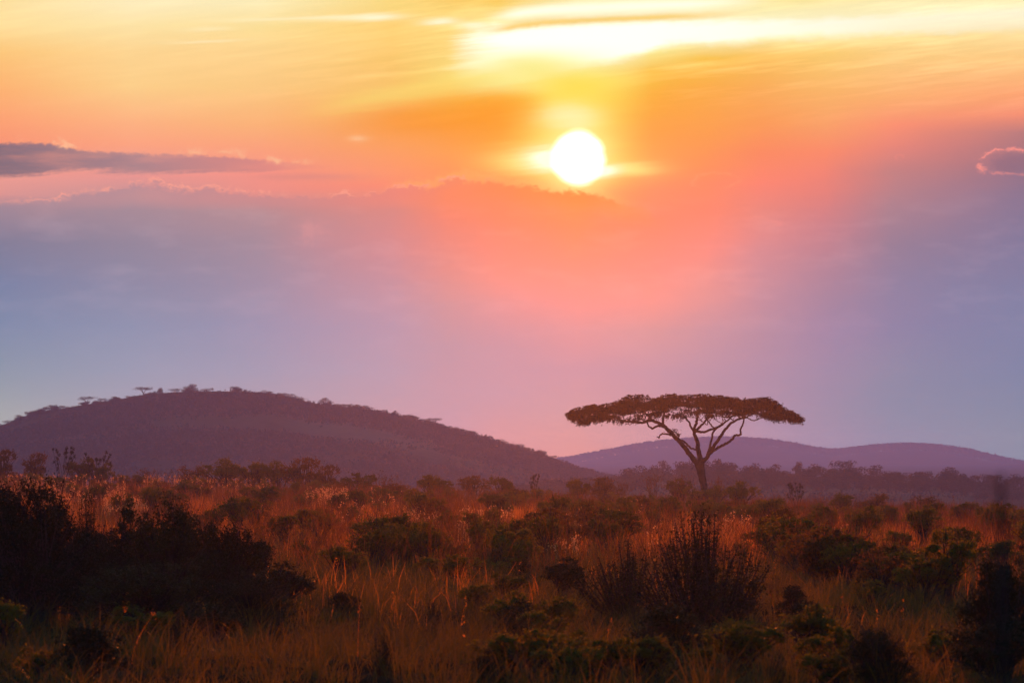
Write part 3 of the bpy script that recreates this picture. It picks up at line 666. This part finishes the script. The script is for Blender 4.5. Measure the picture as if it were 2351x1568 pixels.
# kind, column, base row, width, height (chart units), label, group
PLANTS = [
 ('brownb', 4, 1098, 66, 60, 'brown shrub cut by the left edge, on the skyline of the plain', SKYL),
 ('brownb', 85, 1092, 56, 46, 'round dark brown shrub on the skyline, left of the knobby one', SKYL),
 ('knob', 143, 1096, 56, 56, 'wispy shrub with knobby twig ends on the skyline below the hill', SKYL),
 ('round', 190, 1104, 62, 46, 'green shrub on the skyline just right of the knobby shrub', SKYL),
 ('round', 228, 1102, 56, 42, 'green shrub with dry stalks rising out of it, skyline at left', SKYL),
 ('knob', 222, 1094, 60, 46, 'dry stalks with small seed tufts above the green skyline shrub', SKYL),
 ('round', 133, 1146, 76, 56, 'dark rounded shrub in front of pale seed heads at far left', MIDG),
 ('round', 252, 1136, 60, 38, 'low green shrub behind the pale seed heads', MIDG),
 ('bare', 330, 1112, 90, 42, 'leafless reddish twigs on the skyline under the hill', SKYL),
 ('bare', 395, 1112, 60, 36, 'thin bare twigs right of the reddish ones on the skyline', SKYL),
 ('brownb', 448, 1108, 68, 32, 'low dark brown shrub starting the bushy skyline under the hill', SKYL),
 ('round', 512, 1118, 84, 56, 'full green shrub on the skyline under the hill top', SKYL),
 ('round', 588, 1112, 70, 42, 'green shrub between two taller ones on the skyline', SKYL),
 ('round', 640, 1112, 72, 44, 'green domed shrub on the skyline, left of the tallest one', SKYL),
 ('brownb', 695, 1114, 84, 58, 'tallest brown green shrub of the skyline under the hill', SKYL),
 ('brownb', 748, 1118, 64, 44, 'brown shrub sloping down right of the tallest skyline shrub', SKYL),
 ('round', 604, 1146, 46, 44, 'small ball-shaped shrub below the bushy skyline', MIDG),
 ('tree', 680, 1154, 38, 50, 'small round-topped bush on a thin stem among glowing grass', MIDG),
 ('round', 826, 1134, 84, 50, 'green shrub with bare twigs at its right side', SKYL),
 ('bare', 885, 1124, 84, 46, 'bare twiggy shrub leaning right on the skyline', SKYL),
 ('tree', 822, 1182, 66, 60, 'thin-stemmed bush right of the glowing seed heads', MIDG),
 ('round', 985, 1148, 52, 50, 'pointed green shrub on the skyline where the hill runs down', SKYL),
 ('round', 1018, 1150, 50, 40, 'lower green shrub touching the pointed one', SKYL),
 ('brownb', 1092, 1150, 78, 48, 'orange lit shrub at the brightest part of the skyline', SKYL),
 ('round', 1154, 1154, 56, 50, 'pointed bush right of the orange lit shrub', SKYL),
 ('knob', 1222, 1152, 36, 50, 'slender stalks with tufts standing up from the skyline', SKYL),
 ('round', 1324, 1156, 54, 46, 'green shrub between the slender stalks and the thorn tree', SKYL),
 ('brownb', 1382, 1156, 90, 54, 'broad brown shrub on the skyline left of the leafless tree', SKYL),
 ('bare', 1428, 1150, 50, 56, 'bare twigs behind the broad brown shrub', SKYL),
 ('bare', 1505, 1158, 78, 84, 'small leafless tree left of the thorn tree trunk', SKYL),
 ('bare', 1570, 1150, 56, 70, 'thin bare twigs just left of the thorn tree trunk', SKYL),
 ('bare', 1648, 1150, 80, 60, 'bare twiggy shrub right behind the thorn tree trunk', SKYL),
 ('round', 1566, 1160, 58, 54, 'green bush at the left foot of the thorn tree', SKYL),
 ('round', 1600, 1170, 66, 44, 'low green bush in front of the thorn tree foot', SKYL),
 ('round', 1645, 1172, 60, 48, 'green bush at the right foot of the thorn tree', SKYL),
 ('round', 1700, 1180, 76, 66, 'large rounded green bush right of the thorn tree', SKYL),
 ('bare', 1770, 1174, 62, 40, 'sparse twigs between the rounded bush and the tufted one', SKYL),
 ('knob', 1828, 1184, 52, 62, 'dark tufted shrub on the skyline right of the thorn tree', SKYL),
 ('bare', 1888, 1180, 60, 46, 'upright bare twigs right of the dark tufted shrub', SKYL),
 ('round', 1944, 1194, 66, 54, 'dark green bush where the right skyline begins to thicken', SKYL),
 ('brownb', 2006, 1194, 92, 54, 'wide dark bush on the right skyline', SKYL),
 ('bare', 2085, 1194, 70, 46, 'reddish bare twigs left of the wide dark bush pair', SKYL),
 ('brownb', 2118, 1196, 84, 50, 'dark bush with reddish twigs above it on the right skyline', SKYL),
 ('bare', 2160, 1194, 90, 58, 'tall reddish twigs above the dark bush at right', SKYL),
 ('round', 2216, 1212, 66, 50, 'green topped bush on the right skyline before the blurred stalk', SKYL),
 ('bare', 2268, 1208, 60, 44, 'bare twigs around the blurred stalk', SKYL),
 ('round', 2330, 1222, 84, 56, 'green bush at the right edge on the skyline', SKYL),
 ('tree', 484, 1236, 96, 74, 'loose olive shrub left of the middle, behind dark bushes', MIDG),
 ('tree', 646, 1262, 104, 88, 'dark thin-stemmed shrub in front of orange grass', MIDG),
 ('round', 905, 1276, 124, 76, 'dense dark green bush in the middle of the orange grass', MIDG),
 ('round', 952, 1288, 70, 54, 'low bush against the right side of the dense dark green one', MIDG),
 ('round', 1036, 1232, 66, 64, 'left half of the twin green bushes behind the middle', MIDG),
 ('round', 1085, 1246, 60, 76, 'right half of the twin green bushes behind the middle', MIDG),
 ('round', 1044, 1306, 92, 66, 'olive bush in front of the twin green bushes', MIDG),
 ('tree', 1190, 1296, 100, 108, 'round-headed dark shrub standing alone in the glowing grass', MIDG),
 ('tree', 782, 1346, 128, 96, 'dark green shrub left of centre, clumped crown on bent stems', MIDG),
 ('tree', 690, 1300, 56, 60, 'small dark shrub beside the clumped one', MIDG),
 ('round', 742, 1200, 56, 36, 'low shrub in the orange grass left of centre', MIDG),
 ('round', 1700, 1298, 56, 56, 'ball-shaped olive bush right of the spiry bush', MIDG),
 ('tree', 1930, 1256, 66, 52, 'pale green shrub in front of the right skyline bushes', MIDG),
 ('tree', 1960, 1352, 200, 100, 'broad spreading olive bush at middle right', MIDG),
 ('tree', 1820, 1262, 92, 72, 'loose shrub with visible stems right of centre', MIDG),
 ('tree', 2060, 1300, 110, 84, 'dark olive shrub above the broad spreading bush', MIDG),
 ('tree', 2200, 1292, 120, 92, 'olive shrub left of the dark right edge', MIDG),
 ('bare', 1786, 1400, 120, 96, 'leafless dark crooked shrub in the grass at right', MIDG),
 ('bare', 2140, 1350, 110, 90, 'bare stems in front of the olive shrubs at right', MIDG),
 ('tree', 2290, 1330, 120, 100, 'dark shrub close to the right edge', MIDG),
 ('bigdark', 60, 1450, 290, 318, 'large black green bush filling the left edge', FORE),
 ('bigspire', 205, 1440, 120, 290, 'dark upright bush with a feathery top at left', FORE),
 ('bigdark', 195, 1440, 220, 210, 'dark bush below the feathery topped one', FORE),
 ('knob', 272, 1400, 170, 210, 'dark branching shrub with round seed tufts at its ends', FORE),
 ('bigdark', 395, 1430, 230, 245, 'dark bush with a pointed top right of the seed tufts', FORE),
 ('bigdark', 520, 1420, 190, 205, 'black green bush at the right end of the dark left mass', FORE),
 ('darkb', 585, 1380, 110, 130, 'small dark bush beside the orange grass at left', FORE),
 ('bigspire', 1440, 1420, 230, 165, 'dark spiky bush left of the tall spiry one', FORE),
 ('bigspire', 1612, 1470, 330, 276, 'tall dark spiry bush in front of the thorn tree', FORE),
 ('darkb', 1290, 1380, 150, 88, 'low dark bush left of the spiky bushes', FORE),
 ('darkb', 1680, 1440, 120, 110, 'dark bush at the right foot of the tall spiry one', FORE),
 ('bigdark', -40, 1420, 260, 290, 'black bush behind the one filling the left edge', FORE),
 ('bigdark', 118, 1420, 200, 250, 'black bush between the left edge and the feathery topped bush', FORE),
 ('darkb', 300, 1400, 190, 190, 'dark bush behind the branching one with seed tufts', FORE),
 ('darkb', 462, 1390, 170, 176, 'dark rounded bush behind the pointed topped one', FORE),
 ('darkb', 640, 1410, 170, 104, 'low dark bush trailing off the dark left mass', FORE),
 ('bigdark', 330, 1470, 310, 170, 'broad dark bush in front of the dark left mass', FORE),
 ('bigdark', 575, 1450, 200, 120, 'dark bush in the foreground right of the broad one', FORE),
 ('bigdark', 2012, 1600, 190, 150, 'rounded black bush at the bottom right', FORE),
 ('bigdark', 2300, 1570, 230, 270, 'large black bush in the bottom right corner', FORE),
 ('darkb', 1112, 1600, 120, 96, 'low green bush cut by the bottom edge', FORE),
]
for p in PLANTS:
    plant(*p)
# the many smaller shrubs in between
def clear_of(u, v, m=0.5):
    for k, a, b, w, h, *_ in PLANTS:
        if abs(u - a) < w * m and b - h * .9 < v < b + 12: return False
    return True
r = np.random.default_rng(77); cnt = 0
FILL = {'round': 'low green shrub among the dry grass of the plain', 'brownb': 'low brown shrub among the dry grass of the plain', 'tree': 'thin-stemmed green bush among the dry grass of the plain', 'bare': 'leafless shrub among the dry grass of the plain'}
for _ in range(2600):
    if cnt >= 380: break
    u = r.uniform(-60, 2420); base = np.interp(u, [0, 600, 1200, 1700, 2351], [1095, 1112, 1146, 1168, 1212])
    v = base + 8 + r.random() ** 1.4 * 190
    left_share = smooth(1400, 1900, u) * .45 + .55
    if r.random() > left_share or not clear_of(u, v): continue
    x, d = px_to_ground(u, v)
    kind = r.choice(['round', 'brownb', 'tree', 'bare'], p=[.44, .2, .22, .14])
    h = r.uniform(.6, 1.4) * F / d; w = h * r.uniform(.9, 1.6)
    plant(kind, u, v, w, h, FILL[kind], {'round': 'low green shrubs', 'brownb': 'low brown shrubs', 'tree': 'thin-stemmed bushes', 'bare': 'leafless shrubs'}[kind] + ' of the plain'); cnt += 1

cnt = 0
FG = {'darkb': 'low dark bush half hidden in the tall foreground grass', 'round': 'low olive shrub half hidden in the tall foreground grass', 'spire': 'small spiky bush in the foreground grass'}
for _ in range(400):
    if cnt >= 50: break
    u = r.uniform(-80, 2430); v = r.uniform(1290, 1600)
    if not clear_of(u, v, .45) or (v > 1380 and u < 1150 and r.random() < .8): continue
    x, d = px_to_ground(u, v); kind = r.choice(['darkb', 'round', 'spire'], p=[.2, .6, .2])
    h = r.uniform(.42, .75) * F / d; w = h * r.uniform(1.1, 2.0) * (.6 if kind == 'spire' else 1)
    plant(kind, u, v, w, h, FG[kind], {'darkb': 'low dark bushes in the foreground grass', 'round': 'low olive shrubs in the foreground grass', 'spire': 'small spiky bushes in the foreground grass'}[kind]); cnt += 1
cnt = 0
SK = {'round': 'green shrub in the row along the far edge of the plain', 'brownb': 'brown shrub in the row along the far edge of the plain', 'bare': 'leafless shrub in the row along the far edge of the plain'}
for _ in range(400):
    if cnt >= 60: break
    u = r.uniform(-60, 2420); base = np.interp(u, [0, 430, 600, 900, 1200, 1700, 2351], [1104, 1118, 1118, 1136, 1158, 1180, 1222])
    if not clear_of(u, base - 10, .3): continue
    kind = r.choice(['round', 'brownb', 'bare'], p=[.4, .35, .25]); hh_ = r.uniform(22, 36)
    plant(kind, u, base, hh_ * r.uniform(1.2, 2.0), hh_ + 4, SK[kind], {'round': 'green', 'brownb': 'brown', 'bare': 'leafless'}[kind] + ' shrubs along the far edge'); cnt += 1

# blurred stalk close to the camera at the right
sd = 6.0; sxp = (2297 - CX) / F * sd; g = Geo(); r = np.random.default_rng(8)
zt = (HORIZ - 1090) / F * sd; zb_ = float(gz(sxp, sd)) - .05
cc, rr = resample([(0, 0, 0), (.012, 0, (zt - zb_) * .5), (0, 0, zt - zb_)], [.005, .0045, .003], 20); tube(g, cc, rr, 8)
link('plant_stalk', g.mesh('plant_stalk', M['bark']), loc=(sxp, sd, zb_), label='blurred thick dark stalk standing upright close to the camera at right', cat='stalk')

# ============================================================ trees of the hills
def hill_tree(seed, flat=.5, n=520, leaf=.055, cw=.75):
    r = np.random.default_rng(seed); gl, gs = Geo(), Geo(); L = 6
    tube(gs, resample([(0, 0, -.15), (.02, 0, .2), (0, 0, .45)], [.04, .03, .022], 6)[0], np.full(6, .028), 5)
    for i in range(L):
        th = i / L * 6.28 + r.uniform(-.4, .4); ra = r.uniform(.25, .9) * cw * .8
        e = np.array([np.cos(th) * ra, np.sin(th) * ra, .80 + r.uniform(-.08, .1) - flat * .1 * ra])
        cc, rr = resample([(0, 0, .35), e * [.4, .4, 0] + [0, 0, .6], e], [.022, .015, .008], 6); tube(gs, cc, rr, 4)
        c = e + [0, 0, .04]; m = n // L
        q = unit(r.normal(size=(m, 3))) * (r.random((m, 1)) ** .4) * [.30 * cw / .75, .30 * cw / .75, .20 * (1 - flat * .6)]
        leaves(gl, c + q, leaf * r.uniform(.6, 1.5, m), r, .6)
    return gl.mesh('crown', M['hillwood']), gs.mesh('trunk', M['bark'])
HT = [hill_tree(301 + i, flat=.8 if i % 2 else .4) for i in range(5)]
def bushy_tree(seed, n=1500, leaf=.06):
    r = np.random.default_rng(seed); gl, gs = Geo(), Geo()
    tube(gs, [(0, 0, -.15), (.01, 0, .1), (0, 0, .4)], [.05, .04, .03], 5)
    for i in range(11):
        th = r.uniform(0, 6.28); ra = r.uniform(.0, .42); c = np.array([np.cos(th) * ra, np.sin(th) * ra, r.uniform(.30, .86) - ra * .35]); m = n // 11
        tube(gs, [(0, 0, .2), tuple(c * .6 + [0, 0, .1]), tuple(c)], [.02, .015, .01], 4)
        leaves(gl, c + unit(r.normal(size=(m, 3))) * (r.random((m, 1)) ** .4) * [.24, .24, .15], leaf * r.uniform(.5, 1.5, m), r, .6)
    return gl.mesh('crown', M['hillwood']), gs.mesh('trunk', M['bark'])
HT += [bushy_tree(321 + i) for i in range(5)]
hproto = {}
def place_tree(i, loc, w, h, label, group, name='hill_tree', rz=None):
    if i not in hproto:
        o = link(name, None); hproto[i] = (o, [link('crown', HT[i][0], o), link('trunk', HT[i][1], o)])
    else:
        o = copy_thing(*hproto[i]); o.name = name
    o['label'] = label; o['category'] = 'tree'
    if group: o['group'] = group
    elif 'group' in o: del o['group']
    o.location = loc; o.scale = (w, w, h); o.rotation_euler = (0, 0, rng.uniform(0, 6.28) if rz is None else rz)
    return o
r = np.random.default_rng(31)
u = -150.0; k = 0
while u < 1460:
    p = left_at(u, r.uniform(.90, 1.0)); kk = 2100 / F
    h = r.uniform(16, 25) * kk; w = r.uniform(22, 40) * kk
    lab, grp = 'small dark hazy tree in the crest line of the large left hill', 'trees along the crest of the large hill'
    bz = int(r.random() < .5); place_tree(k % 5 + 5 * bz, p - [0, 0, (.22 if bz else .5) * h], w, h, lab, grp); k += 1
    u += r.uniform(6, 14)
for u_, w_, h_, lab in [(204, 36, 24, 'lone flat-topped tree standing out on the left slope of the large hill'), (440, 46, 26, 'tallest tree at the very top of the large hill'), (330, 46, 24, 'wide tree with sky showing under its crown near the hill top'), (750, 36, 24, 'round tree standing out on the right shoulder of the large hill'), (1000, 40, 22, 'flat-topped tree halfway down the right slope of the large hill')]:
    place_tree(int(u_) % 5 + (5 if u_ in (440, 750) else 0), left_at(u_, 1.0) - [0, 0, .25 * h_ * 2100 / F], w_ * 2100 / F, h_ * 2100 / F, lab, None)
u = 1120.0
kk = 1300 / F
while u < 2480:
    for tt_, sc_ in ((1.0, 1.0), (.93, .95), (.86, .9)):
        p = ridge_at(u + r.uniform(-14, 14), tt_ - r.uniform(0, .05))
        h = r.uniform(38, 52) * kk * sc_; w = r.uniform(44, 74) * kk
        if u < 1420: h *= .8
        place_tree(5 + k % 5, p - [0, 0, .6], w, h, 'dark bushy tree in the tree line along the low ridge', 'tree line along the low ridge'); k += 1
    u += r.uniform(20, 38)
for u_, w_, h_, tt_, lab in [(1340, 66, 50, .8, 'wide flat-topped tree where the big hill meets the low ridge'), (1385, 44, 40, .86, 'smaller tree with sky beneath, right of the wide flat-topped one'), (1832, 22, 56, 1.0, 'thin pointed tree sticking up above the ridge tree line'), (1940, 60, 50, 1.0, 'round-crowned tree standing above the ridge tree line'), (1605, 80, 48, 1.0, 'pale tree on the ridge behind the trunk of the thorn tree'), (2258, 50, 46, .98, 'flat tree beside the gap at the right end of the ridge tree line'), (2185, 60, 48, 1.0, 'dense tree just left of the gap in the ridge tree line')]:
    place_tree(int(u_) % 5 + (5 if u_ in (1832, 1605, 2185) else 0), ridge_at(u_, tt_) - [0, 0, .3], w_ * kk, h_ * kk, lab, None)
# hill slopes under open bush, far hills under forest
def cover(name, at, n, u0, u1, t0, t1, size, hgt, label, seed, per=5, mat='hillwood', patch=None):
    r = np.random.default_rng(seed); uu = r.uniform(u0, u1, n); tt = r.uniform(t0, t1, n)
    P = at(uu, tt)
    if patch: P = P[wob(P[:, 0], P[:, 1] * .5, patch, 3) + r.normal(0, .25, len(P)) > 0]
    q = np.repeat(P, per, 0); q = q + r.normal(0, 1, q.shape) * [size * .7, size * .7, 0]; q[:, 2] += r.uniform(.1, 1, len(q)) * hgt
    g = Geo(); leaves(g, q, size * r.uniform(.6, 1.3, len(q)), r, .6)
    link(name, g.mesh(name, M[mat]), kind='stuff', label=label, cat='woodland')
cover('hill_woodland', left_at, 34000, -200, 1600, .03, .99, 1.1, 2.0, 'open woodland covering the slope of the large hill', 41, 6, patch=60)
cover('ridge_scrub', ridge_at, 3000, 900, 2550, .05, .80, 1.1, 1.6, 'sparse scrub on the grassy slope of the low ridge', 42, 5, patch=30)
cover('far_woodland', far_at, 2600, 1150, 2600, .97, 1.0, 6.0, 13, 'forest on the crest of the far blue hills', 43, 8)

# ============================================================ grass, straw and twigs
def on_plain(n, d0, d1, r, spread=.128, power=1.0):
    d = (r.uniform(0, 1, n) ** power * (d1 ** 2 - d0 ** 2) + d0 ** 2) ** .5
    x = r.uniform(-1, 1, n) * (spread * d + 6)
    return x, d
r = np.random.default_rng(91)
g = Geo(); nt = 22000; x, d = on_plain(nt, 41, 150, r)
dens = .5 + wob(x, d, 3.0, 3); k = r.random(nt) < np.clip(dens + .35, .15, 1) * smooth(150, 75, d); x, d = x[k], d[k]
per = 24; X_ = np.repeat(x, per); D_ = np.repeat(d, per); n = len(X_)
hh = np.repeat(.22 + .85 * r.random(len(x)) ** 1.6 + .35 * np.clip(wob(x + 9, d, 2.2, 3), -.4, .8), per) * r.uniform(.5, 1.15, n)
hh = np.clip(hh * .66, .10, .8)
ox, oy = r.normal(0, .10, n), r.normal(0, .10, n); X_, D_ = X_ + ox, D_ + oy
wind = r.uniform(-.2, .35, n)
blades(g, np.stack([X_, D_, gz(X_, D_)], 1), hh, r.uniform(.005, .011, n), np.stack([ox * 1.6 + (wind + r.normal(0, .22, n)) * hh, oy * 1.5 + r.normal(0, .15, n)], 1), r, 4, curl=.55)
link('grass', g.mesh('grass', M['grass']), kind='stuff', label='tall tangled green brown grass in the foreground', cat='grass')
g = Geo(); nt = 15500; x, d = on_plain(nt, 68, 364, r, power=1.25)
k = r.random(nt) < np.clip(.75 + wob(x, d * .4, 9.0, 3), .2, 1) * smooth(60, 150, d); x, d = x[k], d[k]
per = 13; X_ = np.repeat(x, per) + r.normal(0, .28, len(x) * per); D_ = np.repeat(d, per) + r.normal(0, .3, len(x) * per); n = len(X_)
hh = np.repeat(r.uniform(.3, .8, len(x)), per) * r.uniform(.5, 1.15, n)
blades(g, np.stack([X_, D_, gz(X_, D_)], 1), hh, r.uniform(.012, .022, n) * (.7 + D_ / 300), np.stack([r.normal(.02, .12, n), r.normal(0, .12, n)], 1), r, 2, curl=.25)
link('dry_grass', g.mesh('dry_grass', M['straw']), kind='stuff', label='dry straw grass glowing orange across the plain', cat='grass')
g = Geo(); nt = 6400; x, d = on_plain(nt, 95, 364, r, power=1.1)
k = r.random(nt) < np.clip(.5 + 1.2 * wob(x + 50, d * .5, 12.0, 3), .06, 1); x, d = x[k], d[k]
per = 14; hh0 = r.uniform(.7, 1.5, len(x)); X_ = np.repeat(x, per); D_ = np.repeat(d, per); n = len(X_)
ox, oy = r.normal(0, .16, n), r.normal(0, .16, n)
hh = np.repeat(hh0, per) * r.uniform(.55, 1.1, n)
base = np.stack([X_ + ox, D_ + oy, gz(X_, D_) - .03], 1); lean = np.stack([ox * 1.6 + r.normal(0, .08, n), oy * 1.6], 1)
blades(g, base, hh, r.uniform(.012, .022, n) * (.6 + D_ / 300), lean, r, 3, curl=0)
tw = base + np.stack([lean[:, 0] * .5, lean[:, 1] * .5, hh * r.uniform(.35, .7, n)], 1)       # side twigs
blades(g, tw, hh * r.uniform(.2, .4, n), r.uniform(.008, .014, n) * (.6 + D_ / 300), lean + r.normal(0, .2, (n, 2)), r, 2, curl=0)
link('dry_scrub', g.mesh('dry_scrub', M['scrub']), kind='stuff', label='thin leafless stems and twigs standing among the dry grass', cat='scrub')
# pale seed heads catching the light
g = Geo()
for (u0, u1, v0, v1, m) in [(0, 130, 1088, 1135, 150), (95, 290, 1090, 1150, 210), (240, 340, 1142, 1172, 170), (330, 460, 1088, 1106, 90), (460, 620, 1098, 1118, 60), (700, 800, 1118, 1142, 130), (850, 880, 1118, 1128, 12), (930, 1010, 1152, 1200, 40), (1050, 1120, 1168, 1215, 60), (1120, 1180, 1165, 1185, 34), (1225, 1330, 1180, 1265, 90), (1330, 1480, 1140, 1200, 40), (780, 940, 1130, 1200, 40), (1640, 1760, 1170, 1200, 26), (300, 460, 1180, 1230, 24), (1480, 1640, 1180, 1260, 36), (1860, 2000, 1200, 1260, 14)]:
    for _ in range(m):
        a, b = r.uniform(u0, u1), r.uniform(v0, v1); hgt = r.uniform(.8, 1.3)
        x0, d0 = px_to_ground(a, b + 44)
        z0 = float(gz(x0, d0)); hgt = min(max((HORIZ - b) / F * d0 - z0, .5), 1.7)
        blades(g, np.array([[x0, d0, z0]]), np.array([hgt]), np.array([.015]), np.array([[r.normal(0, .06), 0]]), r, 2, 0)
        c = np.array([x0, d0, z0 + hgt]); q = c + r.normal(0, 1, (6, 3)) * [.03, .03, .06]
        leaves(g, q, r.uniform(.035, .085, 6), r, .6, up=(0, 0, 1))
link('seed_heads', g.mesh('seed_heads', M['seed']), kind='stuff', label='pale feathery seed heads catching the low sun above the grass', cat='grass')
# longer stems with small heads in the foreground
g = Geo(); n = 60; x, d = on_plain(n, 48, 85, r); hh = r.uniform(.4, .75, n); lean = np.stack([r.normal(.06, .16, n), r.normal(0, .1, n)], 1)
b0 = np.stack([x, d, gz(x, d)], 1); blades(g, b0, hh, np.full(n, .008), lean, r, 4, curl=0)
tipp = b0 + np.stack([lean[:, 0], lean[:, 1], hh], 1); q = np.repeat(tipp, 8, 0) + r.normal(0, 1, (n * 8, 3)) * [.012, .012, .06]
leaves(g, q, r.uniform(.02, .04, len(q)), r, .5, up=(0, 0, 1))
link('grass_stems', g.mesh('grass_stems', M['straw']), kind='stuff', label='scattered tall stems with small heads above the foreground grass', cat='grass')
# ============================================================ the air
hm, ht = material('haze')
pv = ht.new('ShaderNodeVolumePrincipled')
pv.inputs['Color'].default_value = HAZE_COLOR + (1,)
pv.inputs['Density'].default_value = HAZE_DENSITY
pv.inputs['Anisotropy'].default_value = HAZE_G
ho = ht.new('ShaderNodeOutputMaterial'); ht.l.new(pv.outputs[0], ho.inputs['Volume'])
hx, y0_, y1_, z0_, z1_ = 10500, -700, 10500, -36, 36
hv = [(sx * hx, y, z) for z in (z0_, z1_) for sx, y in ((-1, y0_), (1, y0_), (1, y1_), (-1, y1_))]
hf = [(3, 2, 1, 0), (4, 5, 6, 7), (0, 1, 5, 4), (1, 2, 6, 5), (2, 3, 7, 6), (3, 0, 4, 7)]
link('haze', mesh_np('haze', hv, [hf], hm), kind='stuff', label='thin evening haze hanging over the plain and hills', cat='haze')

# added forward-scattering volume low over the plain, standing in for red lens glare
dm, dt = material('glare_volume')
dv = dt.new('ShaderNodeVolumePrincipled')
dv.inputs['Color'].default_value = (1.0, 0.16, 0.05, 1)
dv.inputs['Density'].default_value = GLARE_DENSITY
dv.inputs['Anisotropy'].default_value = 0.93
do_ = dt.new('ShaderNodeOutputMaterial'); dt.l.new(dv.outputs[0], do_.inputs['Volume'])
hv = [(sx * 300, y, z) for z in (-20, 14) for sx, y in ((-1, -120), (1, -120), (1, 430), (-1, 430))]
link('glare_volume', mesh_np('glare_volume', hv, [hf], dm), kind='stuff', label='added thin volume standing in for red lens glare over the plain below the sun', cat='glare_volume')
